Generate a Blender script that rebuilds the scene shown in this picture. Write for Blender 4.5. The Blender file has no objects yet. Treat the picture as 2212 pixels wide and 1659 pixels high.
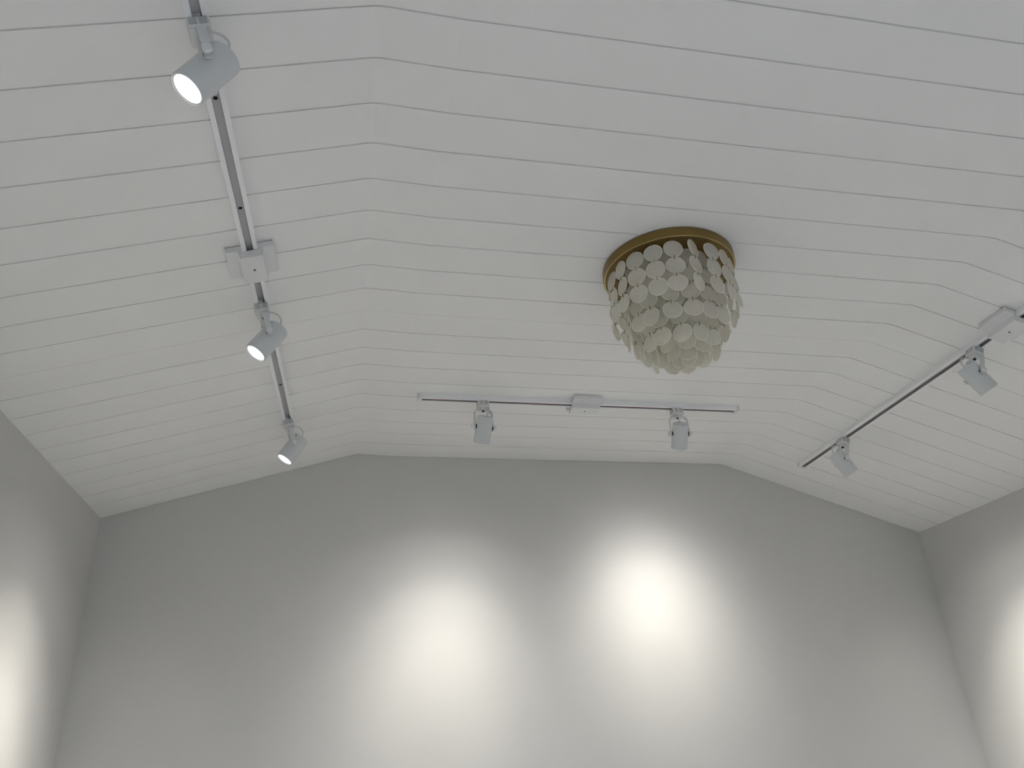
import bpy, bmesh, math, random
from mathutils import Vector, Matrix, Euler

random.seed(7)
C = bpy.context.scene.collection
scene = bpy.context.scene
R = math.radians

# ------------------------------------------------------------------ camera
cam_data = bpy.data.cameras.new('camera')
cam_data.sensor_width = 36.0
cam_data.lens = 1676.55 / 2212 * 36.0
cam_data.clip_start = 0.02
cam = bpy.data.objects.new('camera', cam_data)
C.objects.link(cam)
EYE = 1.5
r_ = Vector((0.97990283, -0.19243976, -0.05251072))
u_ = Vector((-0.03959236, -0.44564026, 0.89433618))
f_ = Vector((0.19550673, 0.87428353, 0.4443033))
cm = Matrix((r_, u_, -f_)).transposed().to_4x4()
cm.translation = Vector((0, 0, EYE))
cam.matrix_world = cm
scene.camera = cam

# ------------------------------------------------------------------ world, lights, exposure
scene.view_settings.view_transform = 'Standard'
scene.view_settings.look = 'None'
scene.view_settings.gamma = 1.0
scene.view_settings.use_curve_mapping = False
scene.view_settings.exposure = 0.07
SKY = 7.3
GROUND = 0.25
# beam shape of the lamps: (cone degrees, watts, edge softness) per track
BEAMS = {'L': [(40, 36, 1), (62, 32, 1), (95, 8, 1)],
         'B1': [(26, 2, 1), (40, 14, 1), (62, 11, 1), (72, 11, 1), (100, 9, 1), (130, 3, 1)],
         'B2': [(26, 5, 1), (40, 7.5, 1), (62, 10, 1), (80, 8, 1), (100, 7, 1), (130, 3.5, 1)],
         'R': [(40, 34, 1), (62, 45, 1), (95, 14, 1)]}
LENS_EMIT = 5.0
scene.cycles.use_light_tree = False
scene.cycles.max_bounces = 8
scene.cycles.diffuse_bounces = 6
scene.cycles.glossy_bounces = 3
scene.cycles.transmission_bounces = 4
scene.cycles.transparent_max_bounces = 16
scene.cycles.caustics_reflective = False
scene.cycles.caustics_refractive = False
scene.cycles.use_denoising = True
scene.cycles.use_adaptive_sampling = True
scene.cycles.adaptive_threshold = 0.02

world = bpy.data.worlds.new('overcast_sky')
scene.world = world
world.use_nodes = True
wt = world.node_tree
wt.nodes.clear()
wo = wt.nodes.new('ShaderNodeOutputWorld')
bg = wt.nodes.new('ShaderNodeBackground')
tc = wt.nodes.new('ShaderNodeTexCoord')
sp = wt.nodes.new('ShaderNodeSeparateXYZ')
mr = wt.nodes.new('ShaderNodeMapRange')
mr.inputs['From Min'].default_value = -0.03
mr.inputs['From Max'].default_value = 0.05
mx = wt.nodes.new('ShaderNodeMix')
mx.data_type = 'RGBA'
mx.inputs[6].default_value = (0.80 * GROUND, 0.82 * GROUND, 0.78 * GROUND, 1)
mx.inputs[7].default_value = (0.86 * SKY, 0.92 * SKY, 1.14 * SKY, 1)
wt.links.new(tc.outputs['Generated'], sp.inputs[0])
wt.links.new(sp.outputs['Z'], mr.inputs['Value'])
wt.links.new(mr.outputs['Result'], mx.inputs[0])
# overcast sky: three times as bright at the zenith as at the horizon
ov = wt.nodes.new('ShaderNodeMath'); ov.operation = 'MULTIPLY_ADD'
ov.inputs[1].default_value = 2.0 * 3 / 7; ov.inputs[2].default_value = 1.0 * 3 / 7
mz = wt.nodes.new('ShaderNodeMath'); mz.operation = 'MAXIMUM'; mz.inputs[1].default_value = 0.0
wt.links.new(sp.outputs['Z'], mz.inputs[0])
wt.links.new(mz.outputs[0], ov.inputs[0])
wt.links.new(ov.outputs[0], bg.inputs['Strength'])
wt.links.new(mx.outputs[2], bg.inputs['Color'])
wt.links.new(bg.outputs[0], wo.inputs['Surface'])

# ------------------------------------------------------------------ room numbers (metres)
PX = [-0.92626, 0.01058, 0.15869, 1.63910, 2.56563]                  # ceiling profile, left to right
PZ = [EYE + v for v in (0.92617, 1.20694, 1.20000, 1.19498, 0.87891)]
YB = 3.07469                                                          # far wall
YF = -2.10                                                            # wall behind the camera
J0, JP = 0.93617, 0.111357                                            # first plank joint, plank pitch

# portal for ambient daylight through the unseen glazed door added behind the camera
DX0, DX1, DZ1 = -0.35, 2.00, 2.10
pl = bpy.data.lights.new('door_portal', 'AREA')
pl.shape = 'RECTANGLE'; pl.size = DX1 - DX0; pl.size_y = DZ1
pl.cycles.is_portal = True
po = bpy.data.objects.new('door_portal', pl)
C.objects.link(po)
po.location = ((DX0 + DX1) / 2, YF - 0.11, DZ1 / 2)
po.rotation_euler = (R(90), 0, 0)

# ------------------------------------------------------------------ materials
def new_mat(name, col, rough=0.6, metal=0.0, spec=0.5, bump=0.0, bscale=200.0, vary=0.0, coat=0.0, tone=0.0):
    m = bpy.data.materials.new(name)
    m.use_nodes = True
    nt = m.node_tree
    b = nt.nodes['Principled BSDF']
    b.inputs['Base Color'].default_value = (*col, 1)
    b.inputs['Roughness'].default_value = rough
    b.inputs['Metallic'].default_value = metal
    b.inputs['Specular IOR Level'].default_value = spec
    if coat:
        b.inputs['Coat Weight'].default_value = coat
    t = nt.nodes.new('ShaderNodeTexCoord')
    if bump:
        n = nt.nodes.new('ShaderNodeTexNoise')
        n.inputs['Scale'].default_value = bscale
        n.inputs['Detail'].default_value = 3
        bp = nt.nodes.new('ShaderNodeBump')
        bp.inputs['Strength'].default_value = bump
        bp.inputs['Distance'].default_value = 0.001
        nt.links.new(t.outputs['Object'], n.inputs['Vector'])
        nt.links.new(n.outputs['Fac'], bp.inputs['Height'])
        nt.links.new(bp.outputs['Normal'], b.inputs['Normal'])
    if vary or tone:
        n2 = nt.nodes.new('ShaderNodeTexNoise')
        n2.inputs['Scale'].default_value = 2.3
        n2.inputs['Detail'].default_value = 4
        oi = nt.nodes.new('ShaderNodeObjectInfo')
        a = nt.nodes.new('ShaderNodeMath'); a.operation = 'MULTIPLY_ADD'
        a.inputs[1].default_value = vary * 2
        a.inputs[2].default_value = 1 - vary
        c = nt.nodes.new('ShaderNodeMath'); c.operation = 'MULTIPLY_ADD'
        c.inputs[1].default_value = -tone
        mix = nt.nodes.new('ShaderNodeVectorMath'); mix.operation = 'SCALE'
        mix.inputs[0].default_value = col
        nt.links.new(t.outputs['Object'], n2.inputs['Vector'])
        nt.links.new(n2.outputs['Fac'], a.inputs[0])
        nt.links.new(oi.outputs['Random'], c.inputs[0])
        nt.links.new(a.outputs[0], c.inputs[2])
        nt.links.new(c.outputs[0], mix.inputs['Scale'])
        nt.links.new(mix.outputs[0], b.inputs['Base Color'])
    return m

M_wall = new_mat('wall_paint', (0.625, 0.62, 0.605), 0.75, bump=0.25, bscale=260, vary=0.012)
M_ceil = new_mat('plank_paint', (0.885, 0.885, 0.87), 0.55, spec=0.35, bump=0.08, bscale=90, vary=0.012, tone=0.012)
M_back = new_mat('groove_paint', (0.72, 0.72, 0.70), 0.8)
M_rail = new_mat('rail_enamel', (0.90, 0.91, 0.92), 0.35, spec=0.5)
M_slot = new_mat('slot_plastic', (0.74, 0.74, 0.745), 0.55)
M_copper = new_mat('copper_strip', (0.42, 0.25, 0.23), 0.45, metal=0.5)
M_insul = new_mat('insulator_plastic', (0.34, 0.33, 0.33), 0.6)
M_dark = new_mat('dark_hole', (0.01, 0.01, 0.012), 0.8)
M_plastic = new_mat('white_plastic', (0.78, 0.79, 0.79), 0.45, bump=0.05, bscale=500)
M_tab = new_mat('grey_plastic', (0.50, 0.52, 0.52), 0.5)
M_head = new_mat('head_enamel', (0.66, 0.69, 0.70), 0.42, spec=0.45, bump=0.04, bscale=600)
M_yoke = new_mat('bracket_enamel', (0.68, 0.70, 0.70), 0.45)
M_knob = new_mat('knob_plastic', (0.78, 0.79, 0.79), 0.3)
M_brass = new_mat('brushed_brass', (0.245, 0.165, 0.055), 0.38, metal=0.7, bump=0.12, bscale=120, vary=0.10)
M_lip = new_mat('polished_brass', (0.62, 0.50, 0.25), 0.3, metal=0.8)
M_link = new_mat('bronze_wire', (0.30, 0.26, 0.21), 0.45, metal=0.4)
M_floor = new_mat('pale_floor_boards', (0.82, 0.79, 0.745), 0.5, vary=0.08)
M_frame = new_mat('door_frame_paint', (0.75, 0.75, 0.74), 0.4)


def shell_material(name, col, transl, transp, strength=0.5):
    m = bpy.data.materials.new(name)
    m.use_nodes = True
    nt = m.node_tree
    nt.nodes.clear()
    out = nt.nodes.new('ShaderNodeOutputMaterial')
    t = nt.nodes.new('ShaderNodeTexCoord')
    oi = nt.nodes.new('ShaderNodeObjectInfo')
    add = nt.nodes.new('ShaderNodeVectorMath'); add.operation = 'ADD'
    sc = nt.nodes.new('ShaderNodeVectorMath'); sc.operation = 'SCALE'
    sc.inputs[0].default_value = (13.1, 7.7, 5.3)
    nt.links.new(oi.outputs['Random'], sc.inputs['Scale'])
    nt.links.new(t.outputs['Object'], add.inputs[0])
    nt.links.new(sc.outputs[0], add.inputs[1])
    n = nt.nodes.new('ShaderNodeTexNoise')
    n.inputs['Scale'].default_value = 38
    n.inputs['Detail'].default_value = 5
    n.inputs['Distortion'].default_value = 1.5
    nt.links.new(add.outputs[0], n.inputs['Vector'])
    ramp = nt.nodes.new('ShaderNodeValToRGB')
    ramp.color_ramp.elements[0].position = 0.3
    ramp.color_ramp.elements[1].position = 0.7
    ramp.color_ramp.elements[0].color = (col[0] * 0.93, col[1] * 0.93, col[2] * 0.91, 1)
    ramp.color_ramp.elements[1].color = (*col, 1)
    nt.links.new(n.outputs['Fac'], ramp.inputs[0])
    # faint tint from shell to shell: rosy to greenish
    tint = nt.nodes.new('ShaderNodeMix'); tint.data_type = 'RGBA'
    tint.inputs[6].default_value = (1.0, 0.975, 0.955, 1)
    tint.inputs[7].default_value = (0.975, 0.99, 0.965, 1)
    nt.links.new(oi.outputs['Random'], tint.inputs[0])
    mul = nt.nodes.new('ShaderNodeMix'); mul.data_type = 'RGBA'; mul.blend_type = 'MULTIPLY'
    mul.inputs[0].default_value = 1
    nt.links.new(ramp.outputs[0], mul.inputs[6])
    nt.links.new(tint.outputs[2], mul.inputs[7])
    d = nt.nodes.new('ShaderNodeBsdfDiffuse')
    tr = nt.nodes.new('ShaderNodeBsdfTranslucent')
    tp = nt.nodes.new('ShaderNodeBsdfTransparent')
    g = nt.nodes.new('ShaderNodeBsdfGlossy'); g.inputs['Roughness'].default_value = 0.35
    nt.links.new(mul.outputs[2], d.inputs['Color'])
    nt.links.new(mul.outputs[2], tr.inputs['Color'])
    m1 = nt.nodes.new('ShaderNodeMixShader'); m1.inputs[0].default_value = transl
    m2 = nt.nodes.new('ShaderNodeMixShader'); m2.inputs[0].default_value = transp
    m3 = nt.nodes.new('ShaderNodeMixShader'); m3.inputs[0].default_value = 0.05
    nt.links.new(d.outputs[0], m1.inputs[1]); nt.links.new(tr.outputs[0], m1.inputs[2])
    nt.links.new(m1.outputs[0], m2.inputs[1]); nt.links.new(tp.outputs[0], m2.inputs[2])
    nt.links.new(m2.outputs[0], m3.inputs[1]); nt.links.new(g.outputs[0], m3.inputs[2])
    nt.links.new(m3.outputs[0], out.inputs['Surface'])
    return m


M_shell = shell_material('capiz_shell', (1.0, 0.98, 0.925), 0.50, 0.34)
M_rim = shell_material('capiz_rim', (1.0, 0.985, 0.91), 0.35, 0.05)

M_lens = bpy.data.materials.new('lit_lens')
M_lens.use_nodes = True
_nt = M_lens.node_tree; _nt.nodes.clear()
_o = _nt.nodes.new('ShaderNodeOutputMaterial'); _e = _nt.nodes.new('ShaderNodeEmission')
_e.inputs['Color'].default_value = (1.0, 0.985, 0.95, 1); _e.inputs['Strength'].default_value = LENS_EMIT
_nt.links.new(_e.outputs[0], _o.inputs['Surface'])

M_glass = bpy.data.materials.new('clear_glass')
M_glass.use_nodes = True
_nt = M_glass.node_tree; _nt.nodes.clear()
_o = _nt.nodes.new('ShaderNodeOutputMaterial')
_t = _nt.nodes.new('ShaderNodeBsdfTransparent'); _t.inputs[0].default_value = (0.96, 0.98, 0.97, 1)
_g = _nt.nodes.new('ShaderNodeBsdfGlossy'); _g.inputs['Roughness'].default_value = 0.02
_m = _nt.nodes.new('ShaderNodeMixShader'); _m.inputs[0].default_value = 0.06
_nt.links.new(_t.outputs[0], _m.inputs[1]); _nt.links.new(_g.outputs[0], _m.inputs[2])
_nt.links.new(_m.outputs[0], _o.inputs['Surface'])

# ------------------------------------------------------------------ mesh helpers
def link(name, me, parent=None, mat=None):
    o = bpy.data.objects.new(name, me)
    C.objects.link(o)
    if mat is not None and me is not None and not me.materials:
        me.materials.append(mat)
    if parent is not None:
        o.parent = parent
    return o


def to_mesh(name, bm, mat=None, smooth=None):
    bmesh.ops.recalc_face_normals(bm, faces=bm.faces)
    me = bpy.data.meshes.new(name)
    bm.to_mesh(me)
    bm.free()
    if mat:
        me.materials.append(mat)
    if smooth is not None:
        for p in me.polygons:
            p.use_smooth = True
        me.set_sharp_from_angle(angle=R(smooth))
    return me


def add_box(bm, lo, hi, bevel=0.0):
    s = bmesh.ops.create_cube(bm, size=1.0)
    vs = s['verts']
    for v in vs:
        v.co = Vector([(lo[i] + hi[i]) / 2 + v.co[i] * (hi[i] - lo[i]) for i in range(3)])
    if bevel:
        es = list({e for v in vs for e in v.link_edges})
        bmesh.ops.bevel(bm, geom=es, offset=bevel, segments=2, affect='EDGES')


def extrude_poly(bm, pts, a, b, axis):
    """closed polygon pts (2D) swept from a to b; axis 0: pts are (y,z), axis 1: pts are (x,z)"""
    def P(p, t):
        return (t, p[0], p[1]) if axis == 0 else (p[0], t, p[1])
    va = [bm.verts.new(P(p, a)) for p in pts]
    vb = [bm.verts.new(P(p, b)) for p in pts]
    n = len(pts)
    for i in range(n):
        j = (i + 1) % n
        bm.faces.new((va[i], va[j], vb[j], vb[i]))
    fa = bm.faces.new(va)
    fb = bm.faces.new(list(reversed(vb)))
    bm.normal_update()
    bmesh.ops.triangulate(bm, faces=[fa, fb])


def add_lathe(bm, prof, seg=32, mat_at=None):
    """prof: list of (r, z) ; closed at the ends when r == 0"""
    rings = []
    for r, z in prof:
        if r < 1e-7:
            rings.append([bm.verts.new((0, 0, z))])
        else:
            rings.append([bm.verts.new((r * math.cos(2 * math.pi * k / seg), r * math.sin(2 * math.pi * k / seg), z)) for k in range(seg)])
    for i in range(len(rings) - 1):
        a, b = rings[i], rings[i + 1]
        for k in range(seg):
            l = (k + 1) % seg
            if len(a) == 1 and len(b) == 1:
                continue
            if len(a) == 1:
                f = bm.faces.new((a[0], b[k], b[l]))
            elif len(b) == 1:
                f = bm.faces.new((a[k], b[0], a[l]))
            else:
                f = bm.faces.new((a[k], b[k], b[l], a[l]))
            if mat_at:
                f.material_index = mat_at(i)


def add_tube(bm, path, rad, seg=8):
    path = [Vector(p) for p in path]
    rings = []
    prev = None
    for i, p in enumerate(path):
        d = (path[min(i + 1, len(path) - 1)] - path[max(i - 1, 0)]).normalized()
        if prev is None:
            a = Vector((0, 0, 1)) if abs(d.z) < 0.9 else Vector((1, 0, 0))
            n = d.cross(a).normalized()
        else:
            n = (prev - d * prev.dot(d)).normalized()
        prev = n
        b = d.cross(n)
        rings.append([bm.verts.new(p + (n * math.cos(2 * math.pi * k / seg) + b * math.sin(2 * math.pi * k / seg)) * rad) for k in range(seg)])
    for i in range(len(rings) - 1):
        for k in range(seg):
            l = (k + 1) % seg
            bm.faces.new((rings[i][k], rings[i + 1][k], rings[i + 1][l], rings[i][l]))
    bm.faces.new(rings[0]); bm.faces.new(list(reversed(rings[-1])))


def tag(o, label=None, cat=None, group=None, kind=None):
    if label: o['label'] = label
    if cat: o['category'] = cat
    if group: o['group'] = group
    if kind: o['kind'] = kind
    return o


# ------------------------------------------------------------------ ceiling profile with eased creases
ROUND = [0.0, 0.014, 0.0, 0.020, 0.0]
prof_pts = [Vector((PX[i], PZ[i])) for i in range(5)]


def corner(i):
    c = prof_pts[i]
    r = ROUND[i]
    if r == 0 or i in (0, 4):
        return [c], [c]
    p0 = c + (prof_pts[i - 1] - c).normalized() * r
    p2 = c + (prof_pts[i + 1] - c).normalized() * r
    B = lambda t: p0 * (1 - t) ** 2 + c * 2 * t * (1 - t) + p2 * t * t
    return [p0, B(.25), B(.5)], [B(.5), B(.75), p2]


def seg_stations(k):
    return corner(k)[1] + corner(k + 1)[0]


def z_at(x):
    for k in range(4):
        if PX[k] <= x <= PX[k + 1]:
            t = (x - PX[k]) / (PX[k + 1] - PX[k])
            return PZ[k] + t * (PZ[k + 1] - PZ[k])


# ceiling deck behind the planks
TH = 0.0028      # depth of the joints
deck_lo = []
for k in range(4):
    for p in seg_stations(k):
        if not deck_lo or (p - deck_lo[-1]).length > 1e-5:
            deck_lo.append(p)
pts = [(p.x, p.y + TH + 0.0003) for p in deck_lo]
pts = pts + [(p[0], p[1] + 0.05) for p in reversed(pts)]
bm = bmesh.new()
extrude_poly(bm, pts, YF, YB, 1)
ceiling = link('ceiling', to_mesh('ceiling', bm, M_back))
tag(ceiling, kind='structure')

# planks, each one an object: four lengths per row
GAP = 0.0017      # half of the open joint
BEV = 0.0003      # eased edge
tight = {9}


def plank_mesh(k, width, g0, g1, b0, b1):
    st = seg_stations(k)
    if k == 1:
        st = st[:-1] + [st[-1] + Vector((-0.00004, 0))]
    bm = bmesh.new()
    rows = []
    sec = [(g0, TH), (g0, 0.0003), (g0 + b0, 0.0), (width - g1 - b1, 0.0), (width - g1, 0.0003), (width - g1, TH)]
    for p in st:
        rows.append([bm.verts.new((p.x, y, p.y + z)) for y, z in sec])
    for a, b in zip(rows, rows[1:]):
        for i in range(6):
            j = (i + 1) % 6
            bm.faces.new((a[i], a[j], b[j], b[i]))
    bm.faces.new(rows[0]); bm.faces.new(list(reversed(rows[-1])))
    return to_mesh('plank', bm, M_ceil)


plank_cache = {}
jmin = math.floor((YF - J0) / JP)
for row in range(jmin, 19):
    y0 = max(J0 + JP * row, YF)
    y1 = J0 + JP * (row + 1) if row < 18 else YB - 0.0008
    w = y1 - y0
    for k in range(4):
        g0 = 0.0004 if row in tight else GAP
        g1 = 0.0004 if row + 1 in tight else GAP
        b0 = 0.0003 if row in tight else BEV
        b1 = 0.0003 if row + 1 in tight else BEV
        key = (k, round(w, 4), g0, g1)
        if key not in plank_cache:
            plank_cache[key] = plank_mesh(k, w, g0, g1, b0, b1)
        o = link('plank', plank_cache[key], ceiling)
        dy = 0.0
        if k in (0, 1):
            dy = random.uniform(-0.0003, 0.0003)
        o.location = (0, y0 + dy, random.uniform(0.0, 0.0002))

# ------------------------------------------------------------------ walls and floor
WT = 0.12
poly = [(PX[0] - WT, 0), (PX[4] + WT, 0), (PX[4] + WT, PZ[4] + 0.06)] + [(PX[i], PZ[i] + 0.06) for i in (4, 3, 2, 1, 0)] + [(PX[0] - WT, PZ[0] + 0.06)]
bm = bmesh.new(); extrude_poly(bm, poly, YB, YB + WT, 1)
tag(link('wall_back', to_mesh('wall_back', bm, M_wall)), kind='structure')
bm = bmesh.new(); add_box(bm, (PX[0] - WT, YF, 0), (PX[0], YB, PZ[0] + 0.06))
tag(link('wall_left', to_mesh('wall_left', bm, M_wall)), kind='structure')
bm = bmesh.new(); add_box(bm, (PX[4], YF, 0), (PX[4] + WT, YB, PZ[4] + 0.06))
tag(link('wall_right', to_mesh('wall_right', bm, M_wall)), kind='structure')
bm = bmesh.new()
add_box(bm, (PX[0] - WT, YF - WT, 0), (DX0, YF, 2.2))
add_box(bm, (DX1, YF - WT, 0), (PX[4] + WT, YF, 2.2))
add_box(bm, (DX0, YF - WT, DZ1), (DX1, YF, 2.2))
extrude_poly(bm, [(PX[0] - WT, 2.2), (PX[4] + WT, 2.2), (PX[4] + WT, PZ[4] + 0.06)] + [(PX[i], PZ[i] + 0.06) for i in (3, 2, 1)] + [(PX[0] - WT, PZ[0] + 0.06)], YF - WT, YF, 1)
tag(link('wall_front', to_mesh('wall_front', bm, M_wall)), kind='structure')
bm = bmesh.new(); add_box(bm, (PX[0] - WT, YF - WT, -0.1), (PX[4] + WT, YB + WT, 0))
tag(link('floor', to_mesh('floor', bm, M_floor)), kind='structure')
bm = bmesh.new()
t = 0.05
add_box(bm, (DX0, YF - 0.09, 0), (DX0 + t, YF - 0.03, DZ1)); add_box(bm, (DX1 - t, YF - 0.09, 0), (DX1, YF - 0.03, DZ1))
add_box(bm, (DX0, YF - 0.09, DZ1 - t), (DX1, YF - 0.03, DZ1)); add_box(bm, (DX0, YF - 0.09, 0), (DX1, YF - 0.03, t))
xm = (DX0 + DX1) / 2
add_box(bm, (xm - t / 2, YF - 0.085, t), (xm + t / 2, YF - 0.035, DZ1 - t))
door = tag(link('added_door_1', to_mesh('added_door_1', bm, M_frame)), kind='structure')  # unseen glazed door, added to bring in ambient daylight from behind
for a, b in ((DX0 + t, xm - t / 2), (xm + t / 2, DX1 - t)):
    bm = bmesh.new(); add_box(bm, (a, YF - 0.063, t), (b, YF - 0.057, DZ1 - t))
    link('glass_pane', to_mesh('glass_pane', bm, M_glass), door)

# ------------------------------------------------------------------ lighting tracks
# every track is built in its own frame: x along the rail, z up out of the ceiling, origin on the ceiling surface
RW, RH = 0.036, 0.0185
SLOT = 0.0155


def frame_matrix(origin, along, up):
    x = along.normalized()
    z = (up - x * up.dot(x)).normalized()
    y = z.cross(x)
    m = Matrix((x, y, z)).transposed().to_4x4()
    m.translation = origin
    return m


def slope_frame(k):
    a = Vector((PX[k], 0, PZ[k])); b = Vector((PX[k + 1], 0, PZ[k + 1]))
    t = (b - a).normalized()
    up = Vector((-t.z, 0, t.x))
    return a, t, up


def rail_mesh(x0, x1):
    h = RW / 2; s = SLOT / 2; w = 0.0016
    pts = [(-h, 0), (h, 0), (h, -RH), (s, -RH), (s, -RH + 0.0022), (s + 0.0012, -RH + 0.0024), (s + 0.0012, -0.0030), (-s - 0.0012, -0.0030),
           (-s - 0.0012, -RH + 0.0024), (-s, -RH + 0.0022), (-s, -RH), (-h, -RH)]
    bm = bmesh.new()
    extrude_poly(bm, pts, x0, x1, 0)
    bmesh.ops.bevel(bm, geom=[e for e in bm.edges if abs(e.verts[0].co.x - e.verts[1].co.x) > 0.1 and abs(abs(e.verts[0].co.y) - h) < 1e-5 and abs(e.verts[0].co.z + RH) < 1e-5],
                    offset=0.0012, segments=2, affect='EDGES')
    return to_mesh('rail', bm, M_rail)


def make_track(name_m, x0, x1, cx, holes, label, group, end_hole=True):
    """x0..x1 rail extent, cx centre of the feed cover"""
    root = bpy.data.objects.new('lighting_track', None)
    C.objects.link(root)
    root.matrix_world = name_m
    root.empty_display_size = 0.05
    tag(root, label, 'track light rail', group)
    link('rail', rail_mesh(x0, x1), root)
    # grey liner at the bottom of the channel
    s = SLOT / 2 + 0.0010
    bm = bmesh.new(); add_box(bm, (x0 + 0.004, -s, -0.0042), (x1 - 0.004, s, -0.0031))
    tag(link('channel_liner', to_mesh('channel_liner', bm, M_slot), root), 'grey channel liner')
    for sy in (-1, 1):
        a, b = sy * (s + 0.0004), sy * (s - 0.0008)
        bm = bmesh.new(); add_box(bm, (x0 + 0.006, min(a, b), -0.0163), (x1 - 0.006, max(a, b), -0.0042))
        w_ = tag(link('insulator', to_mesh('insulator', bm, M_insul), root), 'dark insulating strip')
        a, b = sy * (s - 0.0006), sy * (s - 0.0012)
        bm = bmesh.new(); add_box(bm, (x0 + 0.01, min(a, b), -0.0135), (x1 - 0.01, max(a, b), -0.0110))
        tag(link('conductor', to_mesh('conductor', bm, M_copper), w_), 'copper conductor strip')
    # end caps
    for xe, sx in ((x0, -1), (x1, 1)):
        bm = bmesh.new()
        lo, hi = (xe - 0.010, xe + 0.0005) if sx < 0 else (xe - 0.0005, xe + 0.010)
        add_box(bm, (lo, -RW / 2 - 0.0008, -RH - 0.0008), (hi, RW / 2 + 0.0008, -0.0002), 0.0015)
        xi = xe + sx * -0.006
        add_box(bm, (min(xe, xi), -RW / 2 - 0.0008, -RH - 0.0008), (max(xe, xi), RW / 2 + 0.0008, -RH))
        cap = link('end_cap', to_mesh('end_cap', bm, M_plastic), root)
    # mounting holes in the channel
    for hx in holes:
        bm = bmesh.new(); add_lathe(bm, [(0, -0.0047), (0.0042, -0.0047), (0.0042, -0.0040), (0, -0.0040)], 16)
        o = tag(link('mounting_hole', to_mesh('mounting_hole', bm, M_dark), root), 'dark round mounting hole')
        o.location = (hx, 0, 0)
    # stepped feed cover: low wings either side, a deeper block over the rail
    hw, ch, wing = 0.055, 0.0405, 0.0185
    ri = RW / 2 + 0.0025
    out = [(-hw, -0.0015), (-hw, -wing + 0.004), (-hw + 0.0012, -wing + 0.0012), (-hw + 0.004, -wing), (-0.0315, -wing), (-0.0285, -wing - 0.003), (-0.0265, -ch + 0.002), (-0.0250, -ch),
           (0.0250, -ch), (0.0265, -ch + 0.002), (0.0285, -wing - 0.003), (0.0315, -wing), (hw - 0.004, -wing), (hw - 0.0012, -wing + 0.0012), (hw, -wing + 0.004), (hw, -0.0015)]
    inn = [(hw - 0.002, -0.0015), (hw - 0.002, -wing + 0.0045), (hw - 0.0045, -wing + 0.002), (0.0300, -wing + 0.002), (0.0265, -wing - 0.002), (0.0240, -ch + 0.002),
           (-0.0240, -ch + 0.002), (-0.0265, -wing - 0.002), (-0.0300, -wing + 0.002), (-hw + 0.0045, -wing + 0.002), (-hw + 0.002, -wing + 0.0045), (-hw + 0.002, -0.0015)]
    bm = bmesh.new()
    extrude_poly(bm, out + inn, -0.053, 0.053, 0)
    cover = link('feed_cover', to_mesh('feed_cover', bm, M_plastic), root)
    cover.location = (cx, 0, 0)
    # end plates close the cover around the rail
    for ex in (-0.0495, 0.0480):
        bm = bmesh.new()
        q = [(p[0] * 1.004, p[1] - 0.0002) for p in inn[1:-1]]
        extrude_poly(bm, [(hw - 0.0018, -0.002)] + q + [(-hw + 0.0018, -0.002), (-RW / 2 - 0.0004, -0.002), (-RW / 2 - 0.0004, -RH - 0.0004), (RW / 2 + 0.0004, -RH - 0.0004), (RW / 2 + 0.0004, -0.002)], ex, ex + 0.0015, 0)
        link('end_plate', to_mesh('end_plate', bm, M_plastic), cover)
    # block inside: closes the cover over the rail
    bm = bmesh.new()
    add_box(bm, (-0.049, -0.0225, -ch + 0.0022), (0.049, 0.0225, -RH - 0.0005))
    link('feed_block', to_mesh('feed_block', bm, M_plastic), cover)
    bm = bmesh.new(); add_lathe(bm, [(0, -ch - 0.0009), (0.0026, -ch - 0.0006), (0.0030, -ch + 0.001), (0, -ch + 0.001)], 12)
    tag(link('screw', to_mesh('screw', bm, M_dark), cover), 'dark cover screw')
    return root


# left track (slightly out of parallel with the wall)
aL, tL, upL = slope_frame(0)
def on_left(Y, s0=0.0):
    return aL + tL * (0.648 + 0.0302 * Y + s0) + Vector((0, Y, 0))
mL = frame_matrix(on_left(1.60), on_left(2.6) - on_left(1.6), upL)
aR, tR, upR = slope_frame(3)
def on_right(Y):
    return aR + tR * (0.2545 + 0.00326 * Y) + Vector((0, Y, 0))
mR = frame_matrix(on_right(1.60), on_right(2.6) - on_right(1.6), upR)
aB, tB, upB = slope_frame(2)
YT = 2.4745
def on_back(X):
    return aB + tB * (X - PX[2]) + Vector((0, YT, 0))
mB = frame_matrix(on_back(0.82), on_back(1.2) - on_back(0.8), upB)

trackL = make_track(mL, -1.20, 1.155, 0.0, [-0.497, -0.185, 0.69], 'white track rail on the left ceiling slope carrying three glowing spotlights', 'lighting tracks on the ceiling')
trackR = make_track(mR, -1.20, 1.225, 0.045, [0.3, 0.9], 'white track rail on the right ceiling slope running to the frame edge', 'lighting tracks on the ceiling')
trackB = make_track(mB, -0.600, 0.600, 0.0, [-0.45, 0.45], 'short white track rail running crosswise in front of the far wall', 'lighting tracks on the ceiling')

# ------------------------------------------------------------------ track spotlights
H_PIV = 0.1165          # pivot below the ceiling surface
LF, LB, HR = 0.0565, 0.0390, 0.0290


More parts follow.
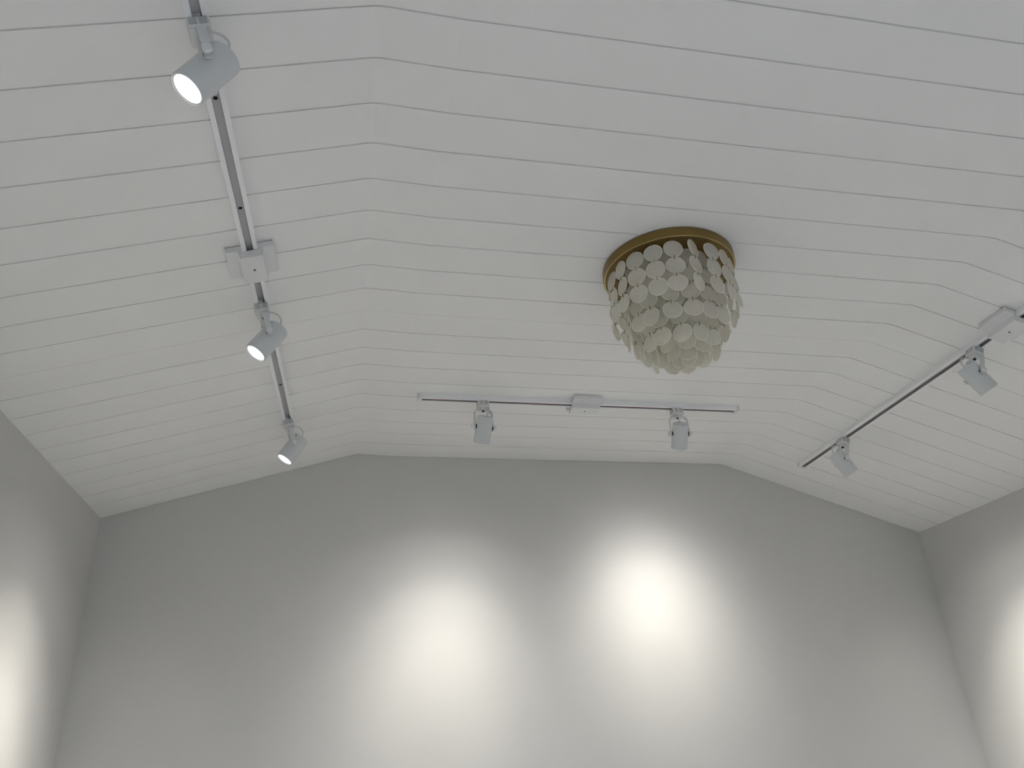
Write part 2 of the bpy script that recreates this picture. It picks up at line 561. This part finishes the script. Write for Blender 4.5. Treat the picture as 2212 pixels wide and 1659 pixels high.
def build_spot_meshes():
    d = {}
    # adapter: origin at rail underside, hanging down
    bm = bmesh.new()
    add_box(bm, (-0.020, -0.017, -0.027), (0.020, 0.017, 0.0), 0.0016)
    add_box(bm, (-0.016, -0.0068, -0.001), (0.016, 0.0068, 0.012))
    add_lathe(bm, [(0, -0.027), (0.0105, -0.027), (0.0095, -0.0325), (0, -0.0325)], 20)
    d['adapter'] = to_mesh('adapter', bm, M_plastic, 35)
    bm = bmesh.new(); add_box(bm, (-0.0065, -0.0005, -0.0075), (0.0065, 0.0005, 0.0075))
    d['lock_tab'] = to_mesh('lock_tab', bm, M_tab)
    # U bracket, pivot at origin, knob axis along x, top plate up at +z
    top = H_PIV - RH - 0.0325
    aw = 0.0345
    path = [(-aw, -0.006), (-aw, top - 0.014), (-aw + 0.0030, top - 0.0055), (-aw + 0.010, top), (aw - 0.010, top), (aw - 0.0030, top - 0.0055), (aw, top - 0.014), (aw, -0.006)]
    widths = [0.0068, 0.0072, 0.0080, 0.0085, 0.0085, 0.0080, 0.0072, 0.0068]
    th = 0.0020
    bm = bmesh.new()
    ring = []
    for i, ((x, z), w) in enumerate(zip(path, widths)):
        p = Vector((x, 0, z))
        a = Vector((path[max(i - 1, 0)][0], 0, path[max(i - 1, 0)][1])); b = Vector((path[min(i + 1, 7)][0], 0, path[min(i + 1, 7)][1]))
        tt = (b - a).normalized(); n = Vector((-tt.z, 0, tt.x)) * th
        ring.append([bm.verts.new(p + Vector((0, -w, 0))), bm.verts.new(p + Vector((0, w, 0))), bm.verts.new(p + Vector((0, w, 0)) - n), bm.verts.new(p + Vector((0, -w, 0)) - n)])
    for a, b in zip(ring, ring[1:]):
        for i in range(4):
            j = (i + 1) % 4
            bm.faces.new((a[i], a[j], b[j], b[i]))
    bm.faces.new(ring[0]); bm.faces.new(list(reversed(ring[-1])))
    # rounded arm ends
    for sx in (-1, 1):
        n = 10
        x0, x1 = (sx * aw, sx * (aw - th))
        lo = [bm.verts.new((x0, 0.0068 * math.cos(math.pi * k / n), -0.006 - 0.0068 * math.sin(math.pi * k / n))) for k in range(n + 1)]
        hi = [bm.verts.new((x1, v.co.y, v.co.z)) for v in lo]
        for k in range(n):
            bm.faces.new((lo[k], lo[k + 1], hi[k + 1], hi[k]))
        bm.faces.new(lo); bm.faces.new(list(reversed(hi)))
    d['bracket'] = to_mesh('bracket', bm, M_yoke)
    # pivot screw head under the top plate
    bm = bmesh.new(); add_lathe(bm, [(0, top - 0.0065), (0.0035, top - 0.006), (0.0045, top - 0.003), (0.0045, top - 0.0015), (0, top - 0.0015)], 14)
    d['pivot_screw'] = to_mesh('pivot_screw', bm, M_dark, 30)
    # knob: lathe about z then turned to point along +x
    bm = bmesh.new()
    add_lathe(bm, [(0, -0.004), (0.0030, -0.004), (0.0030, 0.0035), (0.0072, 0.0038), (0.0078, 0.0050), (0.0078, 0.0095), (0.0068, 0.0115), (0.0030, 0.0112), (0, 0.0108)], 20)
    bmesh.ops.rotate(bm, verts=bm.verts, matrix=Matrix.Rotation(R(90), 3, 'Y'))
    bmesh.ops.translate(bm, verts=bm.verts, vec=(aw - 0.0005, 0, 0))
    d['knob'] = to_mesh('knob', bm, M_knob, 35)
    bm = bmesh.new()
    add_lathe(bm, [(0, 0), (0.0075, 0), (0.0075, 0.0028), (0, 0.0028)], 20)
    bmesh.ops.rotate(bm, verts=bm.verts, matrix=Matrix.Rotation(R(90), 3, 'Y'))
    bmesh.ops.translate(bm, verts=bm.verts, vec=(HR - 0.0006, 0, 0))
    d['washer'] = to_mesh('washer', bm, M_dark, 35)
    # lamp head: axis along -z (front), origin at pivot
    bm = bmesh.new()
    add_lathe(bm, [(0, LB), (HR - 0.0055, LB), (HR - 0.0028, LB - 0.0007), (HR - 0.0008, LB - 0.0026), (HR, LB - 0.0055), (HR, -LF + 0.0008), (HR - 0.0006, -LF),
                   (HR - 0.0018, -LF), (HR - 0.0022, -LF + 0.0014), (HR - 0.0022, -LF + 0.0060), (0, -LF + 0.0060)], 48)
    d['lamp_head'] = to_mesh('lamp_head', bm, M_head, 30)
    bm = bmesh.new()
    add_lathe(bm, [(0, -LF + 0.0030), (HR - 0.0048, -LF + 0.0030), (HR - 0.0045, -LF + 0.0045), (0, -LF + 0.0045)], 40)
    d['lens'] = to_mesh('lens', bm, M_lens, 30)
    bm = bmesh.new()
    add_lathe(bm, [(HR - 0.0047, -LF + 0.0045), (HR - 0.0047, -LF + 0.0018), (HR - 0.0040, -LF + 0.0012), (HR - 0.0024, -LF + 0.0012), (HR - 0.0024, -LF + 0.0045), (HR - 0.0047, -LF + 0.0045)], 40)
    d['bezel'] = to_mesh('bezel', bm, M_knob, 30)
    # vent slot on the back
    bm = bmesh.new()
    add_box(bm, (-0.0055, -0.0010, -0.002), (0.0055, 0.0010, 0.0003))
    d['vent_slot'] = to_mesh('vent_slot', bm, M_dark)
    return d


SM = build_spot_meshes()


def make_spot(beam, base, along, up, aim, label, cable_side=1):
    """base on the ceiling surface; aim = unit direction of the beam in the world"""
    root = bpy.data.objects.new('track_spotlight', None)
    C.objects.link(root)
    root.empty_display_size = 0.03
    m = frame_matrix(base - up * RH, along, up)
    root.matrix_world = m
    tag(root, label, 'spotlight', 'spotlights on the ceiling tracks')
    ad = link('adapter', SM['adapter'], root)
    for px_, py_, rz_ in ((-0.0202, -0.0080, 90), (-0.0202, 0.0080, 90), (-0.0085, 0.0172, 0), (0.0085, 0.0172, 0), (-0.0085, -0.0172, 0), (0.0085, -0.0172, 0)):
        tb = tag(link('lock_tab', SM['lock_tab'], ad), 'grey lock tab')
        tb.location = (px_, py_, -0.0100); tb.rotation_euler = (0, 0, R(rz_))
    loc_aim = (m.to_3x3().inverted() @ aim).normalized()
    piv = Vector((0, 0, -(H_PIV - RH)))
    # knob axis perpendicular to the hanging axis and the beam
    kx = Vector((0, 0, 1)).cross(loc_aim).normalized()
    pan = math.atan2(kx.y, kx.x)
    br = link('bracket', SM['bracket'], root)
    br.location = piv; br.rotation_euler = (0, 0, pan)
    link('pivot_screw', SM['pivot_screw'], br)
    for sgn in (0, 1):
        k = link('knob', SM['knob'], root)
        k.location = piv; k.rotation_euler = (0, 0, pan + math.pi * sgn)
        w = tag(link('washer', SM['washer'], k), 'dark washer')
    z = -loc_aim
    y = z.cross(kx).normalized()
    hm = Matrix((kx, y, z)).transposed()
    head = link('lamp_head', SM['lamp_head'], root)
    head.location = piv; head.rotation_euler = hm.to_euler()
    tag(link('lens', SM['lens'], head), 'glowing white lens')
    link('bezel', SM['bezel'], head)
    for a in (-1, 1):
        tag(link('vent_slot', SM['vent_slot'], head), 'dark vent slot').location = (0, a * 0.0215, LB)
    # flex cable: loops from the adapter to the back of the head
    back = piv + z * LB
    side = Vector((math.cos(pan), math.sin(pan), 0)) * 0.006 * cable_side
    outv = Vector((loc_aim.x, loc_aim.y, 0)).normalized() * -1
    p0 = Vector((0, 0, -0.029)) + outv * 0.012 + side * 2.2
    p3 = back + side - z * 0.001
    p1 = p0 + outv * 0.030 + Vector((0, 0, -0.006))
    p2 = p3 + z * 0.024
    path = []
    for i in range(15):
        t = i / 14
        path.append(p0 * (1 - t) ** 3 + p1 * 3 * t * (1 - t) ** 2 + p2 * 3 * t * t * (1 - t) + p3 * t ** 3)
    bm = bmesh.new(); add_tube(bm, path, 0.0021, 8)
    link('cable', to_mesh('cable', bm, M_yoke, 40), root)
    # the light it gives: a tight beam and a soft spill
    front = m @ (piv + loc_aim * (LF + 0.004))
    for ang, e, soft in BEAMS[beam]:
        if e <= 0:
            continue
        l = bpy.data.lights.new('spotlight_beam', 'SPOT')
        l.energy = e
        l.spot_size = R(ang); l.spot_blend = soft; l.shadow_soft_size = 0.022
        l.color = (1.0, 0.955, 0.85) if ang < 70 else (1.0, 0.965, 0.91)
        lo = bpy.data.objects.new('spotlight_beam', l)
        C.objects.link(lo)
        lo.location = front
        lo.rotation_euler = aim.to_track_quat('-Z', 'Y').to_euler()
    return root


def V(*a):
    return Vector(a).normalized()


yL = (on_left(2.6) - on_left(1.6)).normalized()
yR = (on_right(2.6) - on_right(1.6)).normalized()
make_spot('L', on_left(0.938, -0.001), yL, upL, V(-0.498, -0.034, -0.867), 'glowing white cylinder spotlight at the top left, the largest and nearest')
make_spot('L', on_left(1.7965, -0.004), yL, upL, V(-0.521, -0.083, -0.850), 'glowing white cylinder spotlight in the middle of the left track, just past the feed cover')
make_spot('L', on_left(2.550, -0.003), yL, upL, V(-0.514, -0.056, -0.856), 'small glowing white spotlight at the far end of the left track')
make_spot('B1', on_back(0.4431), tB, upB, V(-0.107, 0.504, -0.857), 'white cylinder spotlight seen from behind, left one on the crosswise track', -1)
make_spot('B2', on_back(1.1795), tB, upB, V(0.065, 0.637, -0.768), 'white cylinder spotlight seen from behind, right one on the crosswise track, slot in its cap', 1)
make_spot('R', on_right(1.7887), yR, upR, V(0.533, -0.040, -0.845), 'white cylinder spotlight on the right track, the nearer one beside the feed cover')
make_spot('R', on_right(2.515), yR, upR, V(0.519, -0.007, -0.855), 'white cylinder spotlight near the far end of the right track')

# ------------------------------------------------------------------ capiz shell ceiling lamp
cx, cy = 0.8123, 1.6189
cz = z_at(cx)
CH, CR = 0.027, 0.1755
chand = bpy.data.objects.new('shell_ceiling_lamp', None)
C.objects.link(chand)
chand.location = (cx, cy, cz)
chand.rotation_euler = (0, math.atan2(PZ[2] - PZ[3], PX[3] - PX[2]), 0)
tag(chand, 'flush ceiling lamp of hanging round white capiz shell discs under a brass plate', 'ceiling lamp')
bm = bmesh.new()
add_lathe(bm, [(0, -0.0005), (CR - 0.003, -0.0005), (CR, -0.002), (CR, -CH + 0.001), (CR - 0.001, -CH), (CR - 0.0035, -CH), (CR - 0.0045, -CH + 0.0012), (CR - 0.0055, -CH + 0.003), (0, -CH + 0.003)], 96)
link('canopy_plate', to_mesh('canopy_plate', bm, M_brass, 30), chand)
bm = bmesh.new()
add_lathe(bm, [(CR - 0.0042, -CH - 0.0005), (CR - 0.0016, -CH - 0.0006), (CR - 0.0012, -CH + 0.0006), (CR - 0.0042, -CH + 0.0006), (CR - 0.0042, -CH - 0.0005)], 96)
tag(link('canopy_lip', to_mesh('canopy_lip', bm, M_lip, 40), chand), 'bright brass lip')

DR, PITCH = 0.0247, 0.0500


def disc_mesh(seed):
    rnd = random.Random(seed)
    bm = bmesh.new()
    seg = 28
    a0 = rnd.uniform(0, 6.28); amp = rnd.uniform(0.0003, 0.0009)
    wob = [1 + 0.012 * math.sin(2 * math.pi * k / seg * 2 + a0) + 0.006 * math.sin(2 * math.pi * k / seg * 5 + a0 * 2) for k in range(seg)]
    def ringv(r, y):
        out = []
        for k in range(seg):
            a = 2 * math.pi * k / seg
            x = r * wob[k] * math.cos(a); z = r * wob[k] * math.sin(a)
            out.append(bm.verts.new((x, y + amp * math.sin(a * 2 + a0) * (r / DR) ** 2 + 0.0006 * (1 - (r / DR) ** 2), z)))
        return out
    h = 0.0005
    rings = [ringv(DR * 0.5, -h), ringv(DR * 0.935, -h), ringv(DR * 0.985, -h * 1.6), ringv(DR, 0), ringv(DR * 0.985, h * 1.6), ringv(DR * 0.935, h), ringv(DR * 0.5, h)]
    for i in range(6):
        for k in range(seg):
            l = (k + 1) % seg
            f = bm.faces.new((rings[i][k], rings[i + 1][k], rings[i + 1][l], rings[i][l]))
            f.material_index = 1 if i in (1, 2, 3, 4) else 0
    bm.faces.new(rings[0]); bm.faces.new(list(reversed(rings[-1])))
    me = to_mesh('shell_disc', bm, M_shell, 60)
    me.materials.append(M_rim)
    return me


DISCS = [disc_mesh(i) for i in range(6)]


def hook_mesh(drop):
    """the wire hook that carries a strand; drop = plate to top of the first disc"""
    bm = bmesh.new()
    add_tube(bm, [(0, 0, 0.002), (0.0014, 0, -drop * 0.3), (-0.0012, 0, -drop * 0.55), (0.0004, 0, -drop * 0.8), (0.0, 0.0012, -drop - 0.0035)], 0.0008, 5)
    return to_mesh('strand', bm, M_link, 60)


def link_mesh():
    bm = bmesh.new()
    pts = [(0.0, 0.0017 * math.sin(2 * math.pi * q / 10), 0.0054 * math.cos(2 * math.pi * q / 10)) for q in range(11)]
    add_tube(bm, pts, 0.0010, 5)
    return to_mesh('wire_link', bm, M_link, 60)


LINK = link_mesh()
STR = {}
rnd = random.Random(11)
rings = [(0.1630, 20, 3, 0.0085, -91.0), (0.1280, 16, 4, 0.0100, -96.0), (0.0950, 13, 5, 0.0100, -110.0), (0.0620, 8, 5, 0.0140, -100.0), (0.0250, 4, 5, 0.0230, -70.0)]
special = {-91: 33, -52: 22, -180: -14, -109: 8, -72: 6}
for ri, (rr, n, nd, drop, ph) in enumerate(rings):
    for i in range(n):
        ang = ph + i * 360.0 / n
        if ri:
            ang += rnd.uniform(-3, 3)
        key = (nd, drop)
        if key not in STR:
            STR[key] = hook_mesh(drop)
        s = link('strand', STR[key], chand)
        s.location = (rr * math.cos(R(ang)), rr * math.sin(R(ang)), -CH + 0.003)
        yaw = ang + rnd.uniform(-9, 9) if ri == 0 else ang + rnd.uniform(-30, 30)
        if ri == 0:
            a = ((ang + 180) % 360) - 180
            for k_, v_ in special.items():
                if abs(a - k_) < 2.5:
                    yaw = ang + v_
        diff = ((-116 - yaw + 180) % 360) - 180
        if abs(diff) < (75 if ri else 42) and not (ri == 0 and abs(yaw - ang) > 12):
            yaw += diff * 0.35
        s.rotation_euler = (R(rnd.uniform(-1, 1)), R(rnd.uniform(-1, 1)), R(yaw + 90))
        for q in range(1, nd):
            link('wire_link', LINK, s).location = (0, 0, -drop - q * PITCH + (PITCH - 2 * DR) / 2)
        for q in range(nd):
            dsc = link('shell_disc', DISCS[rnd.randrange(6)], s)
            dsc.location = (rnd.uniform(-0.0006, 0.0006), rnd.uniform(-0.0004, 0.0004), -drop - DR - q * PITCH)
            dsc.rotation_euler = (R(rnd.uniform(-3, 3)), 0, R(rnd.uniform(-7, 7)))
